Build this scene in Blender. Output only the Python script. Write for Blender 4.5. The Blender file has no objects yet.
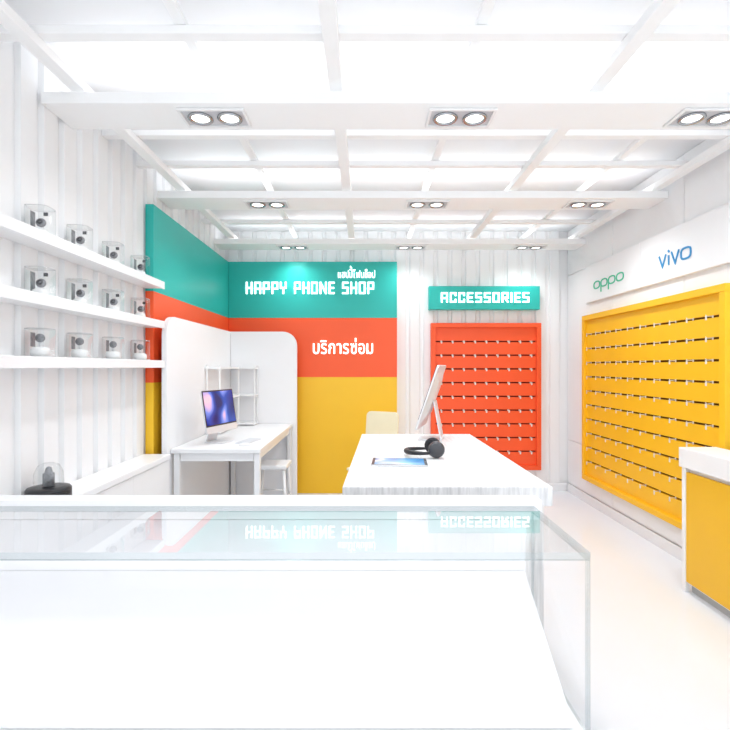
import bpy, bmesh, math, random
from mathutils import Vector, Matrix
random.seed(3)
S = bpy.context.scene
COL = S.collection
F = 480.0; HC = 1.5
R = math.radians
def P(px, py, Y): return Vector(((px-365)*Y/F, Y, HC-(py-367)*Y/F))

# ---------------------------------------------------------------- materials
def srgb(h):
    h = h.lstrip('#'); c = [int(h[i:i+2], 16)/255 for i in (0, 2, 4)]
    return tuple((x/12.92 if x <= .04045 else ((x+.055)/1.055)**2.4) for x in c)+(1,)
def mat(name, col, rough=.5, metal=0, emit=0, noise=0, scale=8, stretch=(1,1,1), spec=.5, bump=0):
    m = bpy.data.materials.new(name); m.use_nodes = True
    n = m.node_tree.nodes; l = m.node_tree.links; b = n['Principled BSDF']
    c = srgb(col)
    b.inputs['Base Color'].default_value = c
    b.inputs['Roughness'].default_value = rough; b.inputs['Metallic'].default_value = metal
    b.inputs['Specular IOR Level'].default_value = spec
    if emit:
        b.inputs['Emission Color'].default_value = c; b.inputs['Emission Strength'].default_value = emit
    if noise or bump:
        tc = n.new('ShaderNodeTexCoord'); mp = n.new('ShaderNodeMapping'); mp.inputs['Scale'].default_value = stretch
        t = n.new('ShaderNodeTexNoise'); t.inputs['Scale'].default_value = scale; t.inputs['Detail'].default_value = 4
        l.new(tc.outputs['Object'], mp.inputs['Vector']); l.new(mp.outputs[0], t.inputs['Vector'])
        if noise:
            mx = n.new('ShaderNodeMix'); mx.data_type = 'RGBA'
            mx.inputs[6].default_value = c; mx.inputs[7].default_value = tuple(v*(1-noise) for v in c[:3])+(1,)
            rp = n.new('ShaderNodeMapRange'); rp.inputs[1].default_value = .35; rp.inputs[2].default_value = .7
            l.new(t.outputs['Fac'], rp.inputs[0]); l.new(rp.outputs[0], mx.inputs[0]); l.new(mx.outputs[2], b.inputs['Base Color'])
        if bump:
            bp = n.new('ShaderNodeBump'); bp.inputs['Strength'].default_value = bump; bp.inputs['Distance'].default_value = .005
            l.new(t.outputs['Fac'], bp.inputs['Height']); l.new(bp.outputs[0], b.inputs['Normal'])
    return m
def glassmat(name, tint, k=1.0, base=.04, rough=.0):
    m = bpy.data.materials.new(name); m.use_nodes = True
    n = m.node_tree.nodes; l = m.node_tree.links; n.clear()
    out = n.new('ShaderNodeOutputMaterial'); mix = n.new('ShaderNodeMixShader')
    tr = n.new('ShaderNodeBsdfTransparent'); tr.inputs[0].default_value = srgb(tint)
    gl = n.new('ShaderNodeBsdfGlossy'); gl.inputs['Roughness'].default_value = rough
    lw = n.new('ShaderNodeLayerWeight'); lw.inputs[0].default_value = .5
    pw = n.new('ShaderNodeMath'); pw.operation = 'POWER'; pw.inputs[1].default_value = 5
    ml = n.new('ShaderNodeMath'); ml.operation = 'MULTIPLY_ADD'; ml.inputs[1].default_value = k*.95; ml.inputs[2].default_value = base
    l.new(lw.outputs['Facing'], pw.inputs[0]); l.new(pw.outputs[0], ml.inputs[0])
    cl = n.new('ShaderNodeMath'); cl.operation = 'MINIMUM'; cl.inputs[1].default_value = 1
    l.new(ml.outputs[0], cl.inputs[0]); l.new(cl.outputs[0], mix.inputs[0])
    l.new(tr.outputs[0], mix.inputs[1]); l.new(gl.outputs[0], mix.inputs[2]); l.new(mix.outputs[0], out.inputs[0])
    return m
WALL = mat('white_wall_paint', '#f8f8f9', .55, noise=.02, scale=3)
RIB = mat('white_ribbed_metal', '#f9f9fa', .4, noise=.02, scale=2)
CEIL = mat('ceiling_deck_paint', '#f4f4f6', .6, noise=.03, scale=2)
BEAM = mat('white_beam_paint', '#fefefe', .5, noise=.01, scale=4)
FLOOR = mat('polished_white_floor', '#edf2f9', .14, noise=.02, scale=1.5)
LAM = mat('white_laminate', '#f8f8f9', .3, noise=.01, scale=5)
LAM2 = mat('white_matte_board', '#f7f7f9', .5, noise=.01, scale=6)
WOODW = mat('white_washed_wood', '#f6f6f7', .4, noise=.24, scale=9, stretch=(9,.5,1.0), bump=.3)
WOODF = mat('white_washed_planks', '#f8f7f6', .45, noise=.35, scale=9, stretch=(9,9,.5), bump=.4)
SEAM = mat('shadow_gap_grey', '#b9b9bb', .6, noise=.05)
TEAL = mat('teal_laminate', '#2abdb3', .4, noise=.03, scale=2)
ORNG = mat('orange_laminate', '#ff602e', .4, noise=.03, scale=2)
YELL = mat('yellow_laminate', '#ffca2c', .4, noise=.03, scale=2)
MUST = mat('golden_laminate', '#f6bc1a', .4, noise=.03, scale=2)
PORN = mat('orange_slat_board', '#ff5e2c', .45, noise=.04, scale=3)
PORD = mat('orange_slat_groove', '#7a2008', .7, noise=.04)
PYEL = mat('yellow_slat_board', '#ffc41c', .45, noise=.04, scale=3)
PYED = mat('yellow_slat_groove', '#6a4400', .7, noise=.04)
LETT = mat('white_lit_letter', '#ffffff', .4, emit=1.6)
GREEN = mat('green_letter', '#3fbb92', .4, emit=.05)
BLUE = mat('blue_letter', '#2f8ec6', .4, emit=.05)
ALU = mat('silver_aluminium', '#e6e7ea', .35, .2, noise=.02)
HOOKM = mat('pale_hook_plastic', '#e6e2da', .4, noise=.03)
GREYF = mat('grey_lamp_frame', '#d0d0d3', .4, noise=.03)
CHROME = mat('chrome_ring', '#aeb0b3', .2, .9, noise=.03)
LAMPE = mat('lamp_glow', '#fffdf6', .4, emit=3)
BLACK = mat('black_plastic', '#242428', .35, noise=.1)
BLACKS = mat('soft_black_cushion', '#333338', .8, noise=.15, scale=30)
DGREY = mat('dark_grey_plastic', '#4a4b50', .35, noise=.1)
MGREY = mat('mid_grey_plastic', '#97989d', .35, noise=.45, scale=60)
WHP = mat('white_plastic', '#f4f4f4', .3, noise=.01)
CREAM = mat('pale_cream_plastic', '#f8eccb', .4, noise=.03)
KEYM = mat('keyboard_white_keys', '#e2e3e6', .5, noise=.04)
GLASS = glassmat('clear_glass', '#ffffff', .8, .012)
GLASST = glassmat('polished_glass_top', '#ffffff', 1.95, .012)
GLASSN = glassmat('clear_glass_underside', '#ffffff', .08, .0)
GLASSE = glassmat('glass_edge', '#dfe5e6', .5, .15, .15)
ACRY = glassmat('clear_acrylic', '#fbfcfc', 1.0, .04)
def screenmat(name, cols, emit=.8, sc=5):
    m = bpy.data.materials.new(name); m.use_nodes = True
    n = m.node_tree.nodes; l = m.node_tree.links; b = n['Principled BSDF']
    tc = n.new('ShaderNodeTexCoord'); nz = n.new('ShaderNodeTexNoise'); nz.inputs['Scale'].default_value = sc; nz.inputs['Distortion'].default_value = .6
    nz.inputs['Detail'].default_value = 0
    cr = n.new('ShaderNodeValToRGB')
    e = cr.color_ramp.elements
    while len(e) < len(cols): e.new(.5)
    for i, (p, c) in enumerate(cols): e[i].position = p; e[i].color = srgb(c)
    l.new(tc.outputs['Object'], nz.inputs['Vector']); l.new(nz.outputs['Fac'], cr.inputs[0])
    l.new(cr.outputs[0], b.inputs['Base Color']); l.new(cr.outputs[0], b.inputs['Emission Color'])
    b.inputs['Emission Strength'].default_value = emit; b.inputs['Roughness'].default_value = .15
    return m
SCR1 = screenmat('desktop_wallpaper', [(.30, '#12245c'), (.50, '#2347a0'), (.60, '#6f86d0'), (.66, '#e9b9c6'), (.74, '#3c6fc0')], .45, 4.5)
SCR2 = screenmat('tablet_wallpaper', [(.3, '#4c8cc4'), (.5, '#7fbde0'), (.6, '#cfe6f0'), (.75, '#4a86ba')], .35)

# ---------------------------------------------------------------- geometry helper
class MB:
    def __init__(s): s.bm = bmesh.new()
    def _bev(s, vs, bev, seg=2):
        if bev:
            es = list({e for v in vs for e in v.link_edges})
            bmesh.ops.bevel(s.bm, geom=es, offset=bev, segments=seg, affect='EDGES', profile=.5)
    def box(s, x0, x1, y0, y1, z0, z1, bev=0, M=None, seg=2):
        T = Matrix.Translation(((x0+x1)/2, (y0+y1)/2, (z0+z1)/2)) @ Matrix.Diagonal((abs(x1-x0), abs(y1-y0), abs(z1-z0), 1))
        if M is not None: T = M @ T
        r = bmesh.ops.create_cube(s.bm, size=1, matrix=T)
        s._bev(r['verts'], bev, seg)
        return s
    def lathe(s, prof, c=(0,0,0), n=32, M=None, cap=True):
        T = (M if M is not None else Matrix.Identity(4))
        rings = []
        for r, z in prof:
            rings.append([s.bm.verts.new(T @ Vector((c[0]+r*math.cos(2*math.pi*i/n), c[1]+r*math.sin(2*math.pi*i/n), c[2]+z))) for i in range(n)])
        for a, b in zip(rings, rings[1:]):
            for i in range(n):
                f = s.bm.faces.new((a[i], a[(i+1) % n], b[(i+1) % n], b[i])); f.smooth = True
        if cap:
            if prof[0][0] > 0: s.bm.faces.new(rings[0][::-1])
            if prof[-1][0] > 0: s.bm.faces.new(rings[-1])
        return s
    def tube(s, pts, r, n=10, M=None):
        T = (M if M is not None else Matrix.Identity(4))
        pts = [T @ Vector(p) for p in pts]; rings = []
        for i, p in enumerate(pts):
            d = (pts[min(i+1, len(pts)-1)]-pts[max(i-1, 0)]).normalized()
            up = Vector((0,0,1)) if abs(d.z) < .9 else Vector((1,0,0))
            a = d.cross(up).normalized(); b = d.cross(a)
            rr = r[i] if isinstance(r, (list, tuple)) else r
            rings.append([s.bm.verts.new(p+a*rr*math.cos(2*math.pi*k/n)+b*rr*math.sin(2*math.pi*k/n)) for k in range(n)])
        for a, b in zip(rings, rings[1:]):
            for k in range(n):
                f = s.bm.faces.new((a[k], a[(k+1) % n], b[(k+1) % n], b[k])); f.smooth = True
        s.bm.faces.new(rings[0][::-1]); s.bm.faces.new(rings[-1])
        return s
    def prism(s, poly, vec, bev=0):
        v = [s.bm.verts.new(p) for p in poly]
        f = s.bm.faces.new(v)
        r = bmesh.ops.extrude_face_region(s.bm, geom=[f])
        nv = [g for g in r['geom'] if isinstance(g, bmesh.types.BMVert)]
        bmesh.ops.translate(s.bm, verts=nv, vec=vec)
        s._bev(v+nv, bev)
        return s
    def ribbon(s, pts, w, frame, th, closed=False):
        O, U, V, N = frame; n = len(pts); pts = [Vector(p) for p in pts]
        L = []; Rr = []
        for i in range(n):
            if closed: a = pts[i-1]; b = pts[(i+1) % n]
            else: a = pts[max(i-1, 0)]; b = pts[min(i+1, n-1)]
            p = pts[i]
            d1 = (p-a).normalized() if (p-a).length > 0 else (b-p).normalized()
            d2 = (b-p).normalized() if (b-p).length > 0 else d1
            t = (d1+d2).normalized(); nn = Vector((-t.y, t.x)); k = 1/max(.5, nn.dot(Vector((-d1.y, d1.x))))
            L.append(p+nn*w/2*k); Rr.append(p-nn*w/2*k)
        def W(q, h): return O+U*q.x+V*q.y+N*h
        vs = [[s.bm.verts.new(W(q, h)) for q in side] for side in (L, Rr) for h in (0, th)]
        l0, l1, r0, r1 = vs
        m = n if closed else n-1
        for i in range(m):
            j = (i+1) % n
            s.bm.faces.new((l1[i], r1[i], r1[j], l1[j])); s.bm.faces.new((l0[i], l0[j], r0[j], r0[i]))
            s.bm.faces.new((l0[i], l1[i], l1[j], l0[j])); s.bm.faces.new((r0[i], r0[j], r1[j], r1[i]))
        if not closed:
            s.bm.faces.new((l0[0], r0[0], r1[0], l1[0])); s.bm.faces.new((l0[-1], l1[-1], r1[-1], r0[-1]))
        return s
    def build(s, name, mats, parent=None, world=True):
        me = bpy.data.meshes.new(name)
        bmesh.ops.recalc_face_normals(s.bm, faces=s.bm.faces)
        if parent is not None and world:
            o = parent
            off = Vector((0,0,0))
            while o is not None: off += o.location; o = o.parent
            bmesh.ops.translate(s.bm, verts=s.bm.verts, vec=-off)
        s.bm.to_mesh(me); s.bm.free()
        for m in (mats if isinstance(mats, (list, tuple)) else [mats]): me.materials.append(m)
        ob = bpy.data.objects.new(name, me); COL.objects.link(ob)
        if parent is not None: ob.parent = parent
        return ob
def tag(o, label, cat, group=None):
    o['label'] = label; o['category'] = cat
    if group: o['group'] = group
    return o
def thing(name, label, cat, loc=(0,0,0), rz=0, group=None):
    o = bpy.data.objects.new(name, None); COL.objects.link(o); o.empty_display_size = .1
    o.location = loc; o.rotation_euler = (0,0,rz)
    return tag(o, label, cat, group)
def struct(name, mb, m):
    o = mb.build(name, m); o['kind'] = 'structure'; return o
def copy_tree(o, parent=None):
    c = o.copy(); COL.objects.link(c)
    if parent is not None: c.parent = parent
    for ch in list(o.children): copy_tree(ch, c)
    return c
def rrect(x0, x1, z0, z1, r, corners=('tl','tr','bl','br'), n=8):
    out = []
    for key, cx, cz, a0, px, pz in (('bl', x0+r, z0+r, 180, x0, z0), ('br', x1-r, z0+r, 270, x1, z0), ('tr', x1-r, z1-r, 0, x1, z1), ('tl', x0+r, z1-r, 90, x0, z1)):
        if key in corners:
            out += [(cx+r*math.cos(R(a0+90*i/n)), cz+r*math.sin(R(a0+90*i/n))) for i in range(n+1)]
        else: out.append((px, pz))
    return out

XL, XR, YB, ZC = -1.71, 2.474, 5.86, 3.15
RD = .024
# ---------------------------------------------------------------- room shell
struct('floor', MB().box(XL-.1, XR+.1, -.6, YB+.1, -.06, 0), FLOOR)
def rib_wall(m, axis, a0, a1, base, sgn):
    p = .17; a = a0
    while a+p <= a1:
        prof = [(a, 0), (a+.012, RD), (a+.122, RD), (a+.134, 0)]
        if axis == 'y': pts = [Vector((base+sgn*d, q, 0)) for q, d in prof]
        else: pts = [Vector((q, base+sgn*d, 0)) for q, d in prof]
        m.prism(pts, Vector((0,0,ZC)))
        a += p
    return m
struct('wall_left', rib_wall(MB().box(XL-.1, XL, -.6, YB, 0, ZC), 'y', -.55, YB-.03, XL, 1), RIB)
struct('wall_back', rib_wall(MB().box(XL-.1, XR+.1, YB, YB+.1, 0, ZC), 'x', XL+.04, XR-.02, YB, -1), RIB)
m = MB().box(XR, XR+.1, -.6, YB, 0, ZC)
yy = -.55
for k in range(6):
    for z0, z1 in ((.1, .62), (.625, 2.6), (2.605, 3.14)):
        m.box(XR-.012, XR, yy+.003, yy+1.06, z0+.002, z1-.002, .002, seg=1)
    yy += 1.064
struct('wall_right', m, WALL)
struct('baseboard_right', MB().box(XR-.026, XR-.013, -.6, YB-.05, 0, .095, .004), LAM)
struct('baseboard_back', MB().box(.4, XR-.03, YB-.045, YB-.028, 0, .095, .004), LAM)
struct('ceiling', MB().box(XL-.1, XR+.1, -.6, YB+.1, ZC, ZC+.06), CEIL)
bx0, bx1 = XL+RD+.001, XR-.013
k = 1
for Y in (-.3, 1.23, 2.63, 4.03, 5.48):
    struct('trim_%d' % k, MB().box(bx0, bx1, Y-.139, Y+.139, 2.87, 2.93, .004), BEAM); k += 1
for X in (-1.49, -.15, 1.2, 2.36):
    struct('trim_%d' % k, MB().box(X-.035, X+.035, -.5, YB-.035, 2.932, 2.98, .004), BEAM); k += 1
for Y in (.2, .7, 1.7, 2.16, 3.1, 3.56, 4.5, 4.97):
    struct('trim_%d' % k, MB().box(bx0, bx1, Y-.03, Y+.03, 2.982, 3.02, .004), BEAM); k += 1
for X in (-.82, .52, 1.87):
    struct('trim_%d' % k, MB().box(X-.025, X+.025, -.5, YB-.035, 3.022, 3.05, .004), BEAM); k += 1

# ---------------------------------------------------------------- downlights
rows = [('front', 2.63), ('middle', 4.03), ('rear', 5.48)]
cols = [('left', -.82), ('centre', .52), ('right', 1.87)]
proto = None
for rn, Y in rows:
    for cn, X in cols:
        lab = 'twin recessed downlight, %s one on the %s ceiling beam' % (cn, rn)
        if proto is None:
            t = thing('ceiling_downlight', lab, 'ceiling light', (X, Y, 2.869), 0, 'twin downlights on the ceiling beams')
            f = MB()
            f.box(-.18, .18, -.095, -.08, -.012, 0, .002); f.box(-.18, .18, .08, .095, -.012, 0, .002)
            f.box(-.18, -.165, -.08, .08, -.012, 0, .002); f.box(.165, .18, -.08, .08, -.012, 0, .002)
            f.build('frame', WHP, t, False)
            MB().box(-.165, .165, -.08, .08, -.004, 0).build('tray', GREYF, t, False)
            for sx in (-.08, .08):
                l = MB().lathe([(.048, -.005), (.066, -.005), (.068, -.012), (.06, -.018), (.05, -.014), (.048, -.005)], (sx, 0, 0), cap=False).build('lamp_ring', CHROME, t, False)
                MB().lathe([(.0, -.007), (.03, -.011), (.047, -.007)], (sx, 0, 0), cap=False).build('lens', LAMPE, l, False)
            proto = t
        else:
            t = copy_tree(proto); t.location = (X, Y, 2.869); t['label'] = lab

# ---------------------------------------------------------------- lettering
G = {'H': (.72, [[(0,0),(0,1)], [(.72,0),(.72,1)], [(0,.5),(.72,.5)]]),
     'A': (.72, [[(0,0),(0,1),(.72,1),(.72,0)], [(0,.42),(.72,.42)]]),
     'P': (.72, [[(0,0),(0,1),(.72,1),(.72,.42),(0,.42)]]),
     'Y': (.72, [[(0,1),(0,.5),(.72,.5),(.72,1)], [(.36,.5),(.36,0)]]),
     'O': (.72, [[(0,0),(0,1),(.72,1),(.72,0),'c']]),
     'N': (.78, [[(0,0),(0,1)], [(0,1),(.78,0)], [(.78,0),(.78,1)]]),
     'E': (.62, [[(.62,1),(0,1),(0,0),(.62,0)], [(0,.5),(.56,.5)]]),
     'S': (.68, [[(.68,1),(0,1),(0,.52),(.68,.52),(.68,0),(0,0)]]),
     'C': (.66, [[(.66,.76),(.66,1),(0,1),(0,0),(.66,0),(.66,.24)]]),
     'R': (.72, [[(0,0),(0,1),(.72,1),(.72,.46),(0,.46)], [(.32,.46),(.72,0)]]),
     'I': (0, [[(0,0),(0,1)]]), ' ': (.3, [])}
def stroketext(txt, x0, x1, z0, z1, yf, th, name, parent, sw=.135, gap=.52):
    w = sum(G[c][0] for c in txt)+gap*(len(txt)-1)
    H = z1-z0; s_ = H*sw; hh = H-s_
    kx = (x1-x0-s_)/w; m = MB(); cx = 0
    fr = (Vector((x0+s_/2, yf, z0+s_/2)), Vector((1,0,0)), Vector((0,0,1)), Vector((0,-1,0)))
    for c in txt:
        gw, lines = G[c]
        for k_, ln in enumerate(lines):
            closed = ln[-1] == 'c'; pts = [p for p in ln if p != 'c']
            q = [((cx+a)*kx, b*hh) for a, b in pts]
            if not closed:
                a, b = Vector(q[0]), Vector(q[1]); q[0] = tuple(a+(a-b).normalized()*s_/2)
                a, b = Vector(q[-1]), Vector(q[-2]); q[-1] = tuple(a+(a-b).normalized()*s_/2)
                if c == 'N' and k_ == 1: q = [(cx*kx, hh), ((cx+gw)*kx, 0)]
            m.ribbon(q, s_, fr, th+k_*.0004, closed)
        cx += gw+gap
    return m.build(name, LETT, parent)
ABOVE = 'ัิีึื็่้๊๋์ํ'
def thaitext(txt, x0, x1, z0, z1, yf, name, parent, m, gap=.12, bold=.009):
    V = []; Fc = []; cur = 0; last = None; top = 0
    for ch in txt:
        cu = bpy.data.curves.new(name, 'FONT'); cu.body = ch; cu.extrude = .02; cu.offset = bold
        ob = bpy.data.objects.new(name, cu); COL.objects.link(ob)
        bpy.context.view_layer.update()
        me = bpy.data.meshes.new_from_object(ob.evaluated_get(bpy.context.evaluated_depsgraph_get()))
        bpy.data.objects.remove(ob)
        if not me.vertices: continue
        xs = [v.co.x for v in me.vertices]; ys = [v.co.y for v in me.vertices]
        a, b, c, d = min(xs), max(xs), min(ys), max(ys)
        if ch in ABOVE and last:
            bx, by, bt = last
            dx = by-b-.04
            dy = (bt+.04-c) if top else max(0, min(bt, .70)+.07-c)
            last = (bx, by, d+dy); top = 1
        else:
            dx = cur-a; dy = 0; cur += (b-a)+gap; last = (dx+a, dx+b, d); top = 0
        n0 = len(V)
        V += [(v.co.x+dx, v.co.y+dy, v.co.z) for v in me.vertices]
        Fc += [tuple(i+n0 for i in p.vertices) for p in me.polygons]
    a, b = min(v[0] for v in V), max(v[0] for v in V); c, d = min(v[1] for v in V), max(v[1] for v in V)
    off = parent.location
    W = [Vector((x0+(x-a)/(b-a)*(x1-x0), yf-.003-z*.2, z0+(y-c)/(d-c)*(z1-z0)))-off for x, y, z in V]
    me = bpy.data.meshes.new(name); me.from_pydata(W, [], Fc); me.materials.append(m)
    o = bpy.data.objects.new(name, me); COL.objects.link(o); o.parent = parent
    return o

# ---------------------------------------------------------------- coloured feature panels
YF = 5.70
zt, z1_, z2_ = 2.75, 2.083, 1.38
t = thing('feature_wall_panel', 'wide teal, orange and yellow striped wall panel with white lettering on the back wall', 'wall panel', (-.62, 5.8, 0))
for n_, a, b, mm in (('teal_band', z1_, zt, TEAL), ('orange_band', z2_, z1_, ORNG), ('yellow_band', .001, z2_, YELL)):
    MB().box(-1.62, .38, YF, YB-RD-.001, a, b, .002, seg=1).build(n_, mm, t)
a = P(246, 294, YF); b = P(374, 282, YF)
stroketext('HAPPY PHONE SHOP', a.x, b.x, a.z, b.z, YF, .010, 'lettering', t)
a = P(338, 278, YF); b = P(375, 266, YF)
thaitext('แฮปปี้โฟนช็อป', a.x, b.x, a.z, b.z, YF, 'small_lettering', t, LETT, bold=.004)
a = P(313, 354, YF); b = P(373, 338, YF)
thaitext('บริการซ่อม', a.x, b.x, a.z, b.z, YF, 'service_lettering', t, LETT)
t = thing('feature_wall_panel', 'plain teal, orange and yellow striped panel on the left ribbed wall, without lettering', 'wall panel', (-1.65, 4.6, 0))
for n_, a, b, mm in (('teal_band', z1_, zt, TEAL), ('orange_band', z2_, z1_, ORNG), ('yellow_band', .001, z2_, YELL)):
    MB().box(XL+RD+.001, -1.622, 3.68, YB-RD-.001, a, b, .002, seg=1).build(n_, mm, t)

a = P(429, 309.5, 5.74); b = P(540, 286, 5.74)
t = thing('shop_sign', 'teal rectangular sign with white block letters above the orange display', 'sign', ((a.x+b.x)/2, 5.78, a.z))
MB().box(a.x, b.x, 5.74, YB-RD-.0005, a.z, b.z, .004).build('board', TEAL, t)
c = P(441, 302.6, 5.74); d = P(529, 292.4, 5.74)
stroketext('ACCESSORIES', c.x, d.x, c.z, d.z, 5.74, .010, 'lettering', t, sw=.15)

def sign_right(y0, y1, label):
    t = thing('brand_sign', label, 'sign', (XR-.04, (y0+y1)/2, 2.2))
    MB().box(XR-.045, XR-.013, y0, y1, 2.2, 2.6, .004).build('board', LAM, t)
    return t
def ring2(cx, cy, rx, ry, n=20, e=2.6):
    pts = []
    for i in range(n):
        th = 2*math.pi*i/n; c, s_ = math.cos(th), math.sin(th)
        pts.append((cx+rx*abs(c)**(2/e)*(1 if c >= 0 else -1), cy+ry*abs(s_)**(2/e)*(1 if s_ >= 0 else -1)))
    return pts
t = sign_right(4.245, 5.30, 'white wall sign with green rounded letters, beside the back corner')
fr = (Vector((XR-.0455, 5.09, 2.36)), Vector((0,-1,0)), Vector((0,0,1)), Vector((-1,0,0)))
m = MB(); w = .013
for i in range(4):
    cx = .065+i*.152
    m.ribbon(ring2(cx, 0, .062, .036), w, fr, .006, True)
    if i in (1, 2): m.ribbon([(cx-.062, .02), (cx-.062, -.085)], w, fr, .0064)
m.build('lettering', GREEN, t)
t = sign_right(3.20, 4.24, 'white wall sign with blue pointed letters, nearer the front of the right wall')
fr = (Vector((XR-.0455, 3.96, 2.315)), Vector((0,-1,0)), Vector((0,0,1)), Vector((-1,0,0)))
m = MB(); w = .014
m.ribbon([(0, .095), (.045, 0), (.09, .095)], w, fr, .006)
m.ribbon([(.125, .0), (.125, .078)], w, fr, .006); m.ribbon([(.118, .118), (.134, .102)], w, fr, .006)
m.ribbon([(.16, .095), (.205, 0), (.25, .095)], w, fr, .006)
m.ribbon(ring2(.33, .047, .055, .041, e=3.2), w, fr, .006, True)
m.build('lettering', BLUE, t)

# ---------------------------------------------------------------- slat display panels
def hook_mesh():
    m = MB()
    m.box(-.007, .007, -.004, 0, -.009, .009, .001, seg=1)
    m.tube([(0, -.004, .003), (0, -.034, .001), (0, -.046, .002), (0, -.052, .011)], .003, 8)
    m.box(-.009, .009, -.0505, -.0485, -.026, .003, .0008, seg=1)
    return m.build('hook', HOOKM)
HK = hook_mesh(); hook_data = HK.data; bpy.data.objects.remove(HK)
def slat_panel(w, h, nr, nc, label, loc, rz, mb_, mg):
    t = thing('slat_display_panel', label, 'display panel', loc, rz)
    MB().box(-w/2+.005, w/2-.005, -.006, 0, .005, h-.005).build('backing', mg, t, False)
    m = MB(); fw = .055; ih = h-2*fw; sh = ih/(nr+1)
    for r in range(nr+1):
        z0 = fw+r*sh
        m.box(-w/2+fw, w/2-fw, -.036, -.0065, z0+(.0085 if r else 0), z0+sh-(.0085 if r < nr else 0), .001, seg=1)
    m.build('slats', mb_, t, False)
    f = MB()
    f.box(-w/2, w/2, -.07, -.0005, h-fw, h, .004); f.box(-w/2, w/2, -.07, -.0005, 0, fw, .004)
    f.box(-w/2, -w/2+fw, -.07, -.0005, fw, h-fw, .004); f.box(w/2-fw, w/2, -.07, -.0005, fw, h-fw, .004)
    f.build('frame', mb_, t, False)
    cw = (w-2*fw)/nc
    for r in range(nr):
        for c in range(nc):
            o = bpy.data.objects.new('hook', hook_data); COL.objects.link(o); o.parent = t
            o.location = (-w/2+fw+cw*(c+.5), -.036, fw+(r+1)*sh)
    return t
a = P(431, 470, 5.78); b = P(541, 323, 5.78)
slat_panel(b.x-a.x, b.z-a.z, 9, 9, 'orange slatted hook display framed in orange, under the teal sign', ((a.x+b.x)/2, YB-RD-.0005, a.z), 0, PORN, PORD)
slat_panel(5.30-3.19, 1.79, 10, 10, 'large yellow slatted hook display on the right wall', (XR-.0125, (5.30+3.19)/2, .27), -math.pi/2, PYEL, PYED)

# ---------------------------------------------------------------- left wall shelves, gadgets, cabinet
XW = XL+RD+.0005
shelf_tops = {'top': 2.15, 'middle': 1.85, 'bottom': 1.55}
for k, zt_ in shelf_tops.items():
    t = thing('wall_shelf', 'long white wall shelf, the %s of three on the left ribbed wall' % k, 'shelf', (XL+.1, 2.5, zt_-.06), 0, 'display shelves on the left wall')
    MB().box(XW, -1.545, 1.2, 3.67, zt_-.05, zt_, .003).build('board', LAM, t)
    MB().box(-1.5445, -1.53, 1.2, 3.67, zt_-.056, zt_, .003).build('front_lip', LAM, t)
def gadget(kind):
    t = thing('cased_gadget', '', 'gadget', (0,0,0), 0)
    w = .056; h = .14
    m = MB()
    c4 = rrect(-w, w, -w, w, .028, n=6)
    n = len(c4)
    lv = [[m.bm.verts.new((x*s_, y*s_, z)) for x, y in c4] for z, s_ in ((0, 1), (h-.012, 1), (h-.004, .97), (h, .88))]
    for a, b in zip(lv, lv[1:]):
        for i in range(n):
            f = m.bm.faces.new((a[i], a[(i+1) % n], b[(i+1) % n], b[i])); f.smooth = True
    m.bm.faces.new(lv[-1])
    cs = m.build('clear_case', ACRY, t, False)
    pts = [(x*1.01, y*1.01, .002) for x, y in c4]
    MB().tube(pts+[pts[0]], .0018, 6).build('base_rim', GREYF, cs, False)
    pts = [(x*.97, y*.97, h-.003) for x, y in c4]
    MB().tube(pts+[pts[0]], .0014, 6).build('top_rim', GREYF, cs, False)
    if kind == 0:
        MB().lathe([(.034, 0), (.036, .006), (.032, .026), (.02, .032)], (0,0,.004)).build('base', WHP, t, False)
        M = Matrix.Translation((.004,0,.064)) @ Matrix.Rotation(R(70), 4, 'X')
        hd = MB().lathe([(.012, -.012), (.019, -.010), (.023, 0), (.021, .009), (.0, .011)], M=M).build('head', MGREY, t, False)
        MB().lathe([(.008, .0102), (.014, .0115), (.008, .014)], M=M, cap=False).build('lens_ring', DGREY, hd, False)
        MB().box(-.036, -.034, -.02, .02, .01, .12, .0008, seg=1).build('info_card', MGREY, t, False)
        MB().box(.015, .036, -.001, .001, .098, .116, .0005, seg=1).build('price_tag', DGREY, t, False)
    else:
        MB().lathe([(.038, 0), (.043, .008), (.043, .028), (.038, .04), (.02, .045)], (0,0,.004)).build('base', WHP, t, False)
        M = Matrix.Translation((0,0,.092)) @ Matrix.Rotation(R(75), 4, 'X')
        hd = MB().lathe([(.01, -.012), (.018, -.010), (.022, 0), (.02, .01), (.0, .011)], M=M).build('head', MGREY, t, False)
        MB().tube([(0,0,.047), (0,0,.073)], .006).build('neck', ALU, t, False)
        MB().box(-.036, -.034, -.02, .02, .05, .12, .0008, seg=1).build('info_card', MGREY, t, False)
    return t
protos = {0: gadget(0), 1: gadget(1)}; usedp = set()
ordn = ['nearest the camera', 'second from the camera', 'third from the camera', 'farthest from the camera']
for k, zt_ in shelf_tops.items():
    kind = 1 if k == 'bottom' else 0
    for i, Y in enumerate((2.38, 2.71, 3.07, 3.44)):
        if kind in usedp: t = copy_tree(protos[kind])
        else: t = protos[kind]; usedp.add(kind)
        t.location = (-1.61, Y, zt_+.0012); t.rotation_euler = (0,0,R(6))
        t['group'] = 'clear cased gadgets on the wall shelves'
        t['label'] = ('small %s gadget in a clear case on the %s shelf, %s' % ('grey round' if kind == 0 else 'white based', k, ordn[i]))

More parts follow.
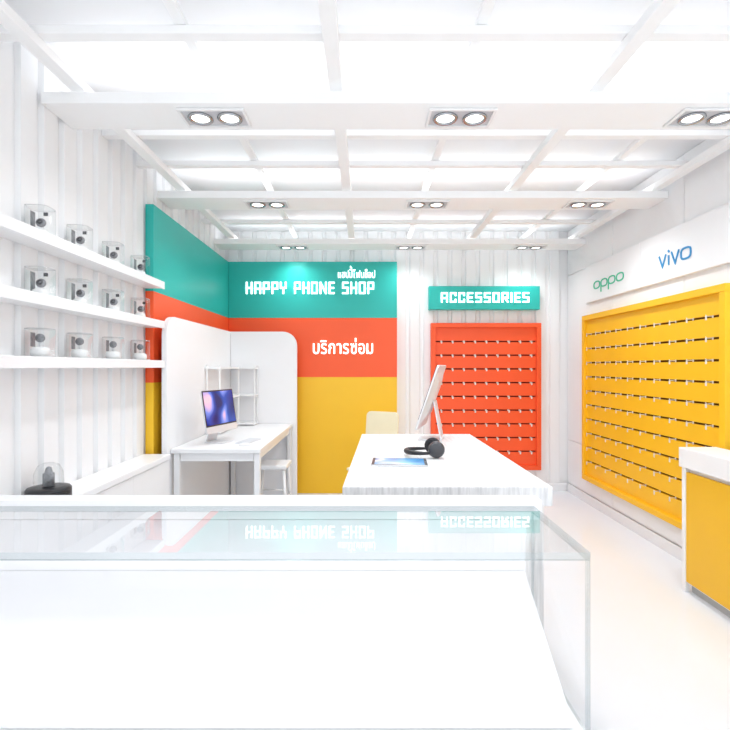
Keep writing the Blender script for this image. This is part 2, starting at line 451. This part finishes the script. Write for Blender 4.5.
t = thing('base_cabinet', 'low white cabinet along the left ribbed wall under the shelves', 'cabinet', (-1.58, 2.75, 0))
MB().box(XW, -1.502, 1.95, 3.64, .06, .80, .003).build('body', LAM, t)
MB().box(XW, -1.475, 1.93, 3.645, .801, .84, .004).build('top', LAM, t)
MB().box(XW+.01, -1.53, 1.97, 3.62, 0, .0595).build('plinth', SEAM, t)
for i in range(3):
    y0 = 1.955+i*.562
    MB().box(-1.5015, -1.484, y0+.0005, y0+.5615, .07, .797, .001).build('door', LAM, t)
t = thing('drum_speaker', 'black drum speaker with a clear glass dome on the left cabinet', 'speaker', (-1.575, 2.39, .8405))
pr = [(.088, 0), (.096, .004)]
for i in range(5): pr += [(.1, .006+i*.0105), (.1, .012+i*.0105), (.0955, .0135+i*.0105), (.0955, .0155+i*.0105)]
pr += [(.094, .062), (.06, .066)]
MB().lathe(pr, n=40).build('base', BLACK, t, False)
MB().lathe([(.062, .067), (.066, .09), (.062, .14), (.045, .172), (.02, .183), (.001, .185)], cap=False).build('glass_dome', ACRY, t, False)
MB().lathe([(.026, .067), (.026, .13), (.018, .135), (.012, .16), (.001, .165)]).build('inner_stem', MGREY, t, False)

# ---------------------------------------------------------------- partition, workbench
t = thing('desk_partition', 'white L shaped desk screen with rounded top corners, around the workbench', 'partition', (-1.5, 4.6, 0))
pl = rrect(3.68, 5.46, .001, 1.90, .16, ('tl',))
MB().prism([Vector((-1.56, a, z)) for a, z in pl], Vector((.04, 0, 0)), .003).build('side_panel', LAM2, t)
pl = rrect(-1.519, -.77, .001, 1.90, .16, ('tr',))
MB().prism([Vector((a, 5.42, z)) for a, z in pl], Vector((0, .04, 0)), .003).build('back_panel', LAM2, t)
DZ = .86
t = thing('workbench', 'white slim legged desk inside the partition', 'desk', (-1.17, 4.6, 0))
MB().box(-1.515, -.815, 3.74, 5.415, DZ-.035, DZ, .004).build('desktop', LAM, t)
for X, Y in ((-1.50, 3.76), (-.87, 3.76), (-1.50, 5.36), (-.87, 5.36)):
    MB().box(X, X+.045, Y, Y+.045, 0, DZ-.036, .004).build('leg', LAM, t)
m = MB().box(-1.45, -.875, 3.77, 3.79, DZ-.10, DZ-.036, .002).box(-.865, -.845, 3.81, 5.355, DZ-.1, DZ-.036, .002)
m.build('apron', LAM, t)
t = thing('corner_rack', 'small white tiered corner rack standing at the back of the workbench', 'rack', (-1.4, 5.3, DZ))
for z in (DZ+.03, 1.20, 1.50):
    pts = [(-1.515, 4.55), (-1.37, 4.55), (-1.37, 5.24), (-1.20, 5.24), (-1.20, 5.412), (-1.515, 5.412)]
    MB().prism([Vector((x, y, z-.02)) for x, y in pts], Vector((0,0,.02)), .001).build('shelf', LAM, t)
for X, Y in ((-1.508, 4.556), (-1.388, 4.556), (-1.388, 5.23), (-1.218, 5.25), (-1.218, 5.395)):
    MB().box(X, X+.014, Y, Y+.014, DZ+.0005, 1.52, .001, seg=1).build('upright', WHP, t)

def computer(name, label, loc, rz, W_, H_, tilt, scr, chin=.16):
    t = thing(name, label, 'computer', loc, rz)
    zb = .09
    M = Matrix.Translation((0, -.02, zb)) @ Matrix.Rotation(-tilt, 4, 'X')
    m = MB()
    poly = rrect(-W_/2, W_/2, 0, H_, .02, n=4)
    m.prism([M @ Vector((a, 0, z)) for a, z in poly], (M.to_3x3() @ Vector((0, .012, 0))))
    a = [M @ Vector((x*W_*.42, .0125, H_*.5+z*H_*.4)) for x, z in ((-1,-1), (1,-1), (1,1), (-1,1))]
    b = [M @ Vector((x*W_*.2, .035, H_*.5+z*H_*.25)) for x, z in ((-1,-1), (1,-1), (1,1), (-1,1))]
    va = [m.bm.verts.new(p) for p in a]; vb = [m.bm.verts.new(p) for p in b]
    for i in range(4): m.bm.faces.new((va[i], va[(i+1) % 4], vb[(i+1) % 4], vb[i]))
    m.bm.faces.new(vb); m.bm.faces.new(va[::-1])
    m.build('display_housing', ALU, t, False)
    ch = H_*chin
    bz = MB().box(-W_/2+.003, W_/2-.003, -.003, -.0005, ch, H_-.003, .001, M=M, seg=1).build('bezel', BLACK, t, False)
    MB().box(-W_/2+.014, W_/2-.014, -.0045, -.0032, ch+.012, H_-.014, M=M).build('screen', scr, bz, False)
    MB().box(-W_/2+.003, W_/2-.003, -.003, -.0005, .003, ch-.001, .001, M=M, seg=1).build('chin', ALU, t, False)
    top = M @ Vector((0, .036, H_*.45))
    foot_y = top.y+.02
    m = MB()
    m.prism([Vector((-.07, top.y, top.z)), Vector((-.07, top.y+.008, top.z)), Vector((-.07, foot_y+.04, .006)), Vector((-.07, foot_y+.03, .006))], Vector((.14, 0, 0)))
    m.build('stand', ALU, t, False)
    MB().box(-.085, .085, foot_y-.13, foot_y+.045, 0, .006, .002).build('foot', ALU, t, False)
    return t
computer('desktop_computer', 'silver desktop computer with a dark blue screen on the workbench', (-1.23, 4.10, DZ+.0005), R(74), .46, .36, R(9), SCR1)
t = thing('keyboard', 'slim white keyboard in front of the workbench computer', 'keyboard', (-1.0, 4.12, DZ+.0005), R(78))
MB().box(-.14, .14, -.055, .055, 0, .008, .003).build('tray', ALU, t, False)
m = MB()
for r in range(5):
    for c in range(13):
        m.box(-.134+c*.0207, -.134+c*.0207+.017, -.05+r*.0205, -.05+r*.0205+.017, .0082, .0105)
m.build('keys', KEYM, t, False)
t = thing('computer_mouse', 'small white mouse beside the keyboard', 'mouse', (-.98, 3.9, DZ+.0005), R(80))
MB().lathe([(.026, 0), (.029, .006), (.027, .014), (.018, .022), (.006, .025), (.0, .0252)], M=Matrix.Diagonal((1, 1.7, 1, 1))).build('shell', WHP, t, False)
MB().box(-.002, .002, .018, .034, .0215, .0255, .0008, seg=1).build('scroll_wheel', GREYF, t, False)

t = thing('stool', 'white stool tucked under the right side of the workbench', 'stool', (-.87, 4.55, 0))
MB().box(-.15, .15, -.15, .15, .555, .595, .012).build('seat', WHP, t, False)
for sx in (-1, 1):
    for sy in (-1, 1):
        MB().tube([(sx*.12, sy*.12, .554), (sx*.155, sy*.155, .0)], [.016, .012]).build('leg', WHP, t, False)
m = MB()
for sx in (-1, 1):
    m.tube([(sx*.137, -.137, .27), (sx*.137, .137, .27)], .008); m.tube([(-.137, sx*.137, .30), (.137, sx*.137, .30)], .008)
m.build('stretcher', WHP, t, False)

t = thing('chair', 'pale chair showing its backrest behind the long table, before the yellow panel', 'chair', (.08, 4.95, 0), R(-28))
MB().box(-.2, .2, -.2, .2, .45, .48, .012).build('seat', CREAM, t, False)
pl = rrect(-.19, .19, .66, 1.02, .05, n=5)
MB().prism([Vector((a, .185+(z-.66)*.12, z)) for a, z in pl], Vector((0, .02, 0)), .003).build('backrest', CREAM, t, False)
for sx in (-1, 1):
    MB().tube([(sx*.17, -.17, .449), (sx*.19, -.19, 0)], [.017, .013]).build('leg', WHP, t, False)
    MB().tube([(sx*.17, .17, .449), (sx*.19, .2, 0)], [.017, .013]).build('leg', WHP, t, False)
    MB().tube([(sx*.15, .19, .47), (sx*.15, .215, .70)], .013).build('back_post', WHP, t, False)

# ---------------------------------------------------------------- centre table
TZ = .97
t = thing('island_table', 'long white wooden display table in the middle of the shop', 'table', (.38, 2.96, 0))
pts = [(-.10, 2.12), (.83, 2.12), (.83, 3.80), (-.024, 3.80)]
MB().prism([Vector((x, y, TZ-.085)) for x, y in pts], Vector((0,0,.085)), .003).build('tabletop', WOODW, t)
pts = [(-.075, 2.15), (.80, 2.15), (.80, 3.77), (-.002, 3.77)]
MB().prism([Vector((x, y, .06)) for x, y in pts], Vector((0,0,TZ-.086-.06))).build('body', WOODF, t)
pts = [(-.03, 2.2), (.76, 2.2), (.76, 3.73), (.03, 3.73)]
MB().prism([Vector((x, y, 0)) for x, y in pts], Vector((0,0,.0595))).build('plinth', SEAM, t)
computer('desktop_computer', 'silver desktop computer seen from behind, leaning on the long table', (.43, 3.56, TZ+.0005), R(-106), .46, .48, R(19), SCR1)

t = thing('tablet', 'tablet with a blue screen lying flat on the long table', 'tablet', (.19, 2.65, TZ+.0005), R(-4))
pl = rrect(-.155, .155, -.1, .1, .014, n=5)
MB().prism([Vector((a, b, 0)) for a, b in pl], Vector((0,0,.008)), .002).build('case', ALU, t, False)
f = MB().box(-.15, .15, -.095, .095, .0081, .0088, .0003, seg=1).build('front_glass', DGREY, t, False)
MB().box(-.135, .135, -.087, .087, .0089, .0094).build('screen', SCR2, f, False)
MB().lathe([(.003, .0089), (.004, .0096), (.003, .0098)], (.1425, 0, 0), 16).build('home_button', GREYF, f, False)

t = thing('headphones', 'black over-ear headphones lying on the long table behind the tablet', 'headphones', (.37, 2.86, TZ+.0005), R(0))
ctrl = []
for i in range(25):
    th = R(70+220*i/24)
    ctrl.append((-.02+.105*math.cos(th), .085*math.sin(th), .03))
MB().tube(ctrl, [.007+.008*math.sin(math.pi*i/24) for i in range(25)], 10).build('headband', BLACK, t, False)
for sy, yaw in ((-1, 15), (1, -25)):
    M = Matrix.Translation((.045, sy*.075, .050)) @ Matrix.Rotation(R(yaw), 4, 'Z') @ Matrix.Rotation(R(90*sy), 4, 'X') @ Matrix.Rotation(R(8), 4, 'Y') @ Matrix.Scale(1.1, 4)
    c = MB().lathe([(.012, -.024), (.034, -.021), (.043, -.008), (.044, .004)], M=M).build('ear_cup', DGREY, t, False)
    MB().lathe([(.043, .005), (.045, .014), (.038, .024), (.026, .022), (.022, .01), (.0, .009)], M=M, cap=False).build('ear_cushion', BLACKS, c, False)

# ---------------------------------------------------------------- glass display counter
t = thing('glass_counter', 'long glass topped display counter with a sloping white board in the foreground', 'counter', (-.4, 1.55, 0))
CX0, CX1, CY0, CY1 = -1.42, .62, 1.32, 1.76
g = MB().box(CX0, CX1, CY0, CY1, .968, .99).build('glass_top', [GLASST, GLASSE, GLASSN], t)
for p in g.data.polygons:
    if abs(p.normal.z) < .5: p.material_index = 1
    elif p.normal.z < 0: p.material_index = 2
g = MB().box(CX0, CX1, CY0, CY0+.01, .485, .9675).build('front_glass', [GLASS, GLASSE], t)
for p in g.data.polygons:
    if abs(p.normal.y) < .5: p.material_index = 1
g = MB().box(CX1-.01, CX1, CY0+.0105, CY1, .485, .9675).build('side_glass', [GLASS, GLASSE], t)
for p in g.data.polygons:
    if abs(p.normal.x) < .5: p.material_index = 1
MB().box(CX0, CX1+.03, CY1+.001, CY1+.08, .94, 1.01, .003).build('rear_rail', LAM, t)
MB().box(CX0, CX1-.03, CY1+.001, CY1+.02, .485, .939, .002).build('back_board', LAM2, t)
pl = [(1.345, .486), (1.345, .50), (1.758, .755), (1.758, .486)]
MB().prism([Vector((CX0, y, z)) for y, z in pl], Vector((.585-CX0, 0, 0)), .003).build('sloped_board', LAM2, t)
MB().box(CX0, CX1, CY0, CY1+.06, .08, .4845, .003).build('base', LAM, t)
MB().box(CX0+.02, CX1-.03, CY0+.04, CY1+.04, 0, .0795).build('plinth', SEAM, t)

# ---------------------------------------------------------------- yellow counter on the right
t = thing('service_counter', 'yellow fronted counter with a white top at the right edge', 'counter', (2.27, 2.5, 0))
MB().box(2.12, 2.375, 1.6, 3.245, .83, .96, .004).build('countertop', LAM, t)
MB().box(2.165, 2.37, 1.62, 3.23, .05, .829, .002).build('body', LAM, t)
MB().box(2.14, 2.164, 1.64, 3.20, .07, .80, .003).build('front_panel', MUST, t)
MB().box(2.135, 2.164, 3.2005, 3.235, .0, .829, .002).build('end_post', LAM, t)
MB().box(2.18, 2.36, 1.65, 3.2, 0, .0495).build('plinth', SEAM, t)

# ---------------------------------------------------------------- camera and light
cam = bpy.data.cameras.new('camera'); co = bpy.data.objects.new('camera', cam); COL.objects.link(co)
co.location = (0, 0, HC); co.rotation_euler = (R(90), 0, 0)
cam.sensor_width = 36; cam.lens = 36*F/730; cam.shift_y = 2/730; cam.clip_start = .01
S.camera = co
w = bpy.data.worlds.new('world'); S.world = w; w.use_nodes = True
w.node_tree.nodes['Background'].inputs[0].default_value = (.94, .97, 1, 1)
w.node_tree.nodes['Background'].inputs[1].default_value = 1.72
for rn, Y in rows:
    for cn, X in cols:
        l = bpy.data.lights.new('downlight_beam', 'SPOT'); l.energy = 20 if rn == 'rear' else 42; l.spot_size = R(155); l.spot_blend = 1; l.shadow_soft_size = .08
        l.color = (.95, .98, 1)
        o = bpy.data.objects.new('downlight_beam', l); COL.objects.link(o); o.location = (X, Y, 2.83)
for Y, e in ((1.23, 9), (2.63, 8), (4.03, 7), (5.48, 6)):  # added fill lights, hidden on top of the beams, to brighten the ceiling deck
    l = bpy.data.lights.new('added_ceiling_fill', 'AREA'); l.shape = 'RECTANGLE'; l.size = 4.0; l.size_y = .26; l.energy = e; l.color = (.95, .98, 1)
    o = bpy.data.objects.new('added_ceiling_fill', l); COL.objects.link(o); o.location = (.38, Y, 2.9315); o.rotation_euler = (math.pi, 0, 0)
S.view_settings.view_transform = 'Standard'
S.view_settings.look = 'None'
S.view_settings.exposure = 0.05
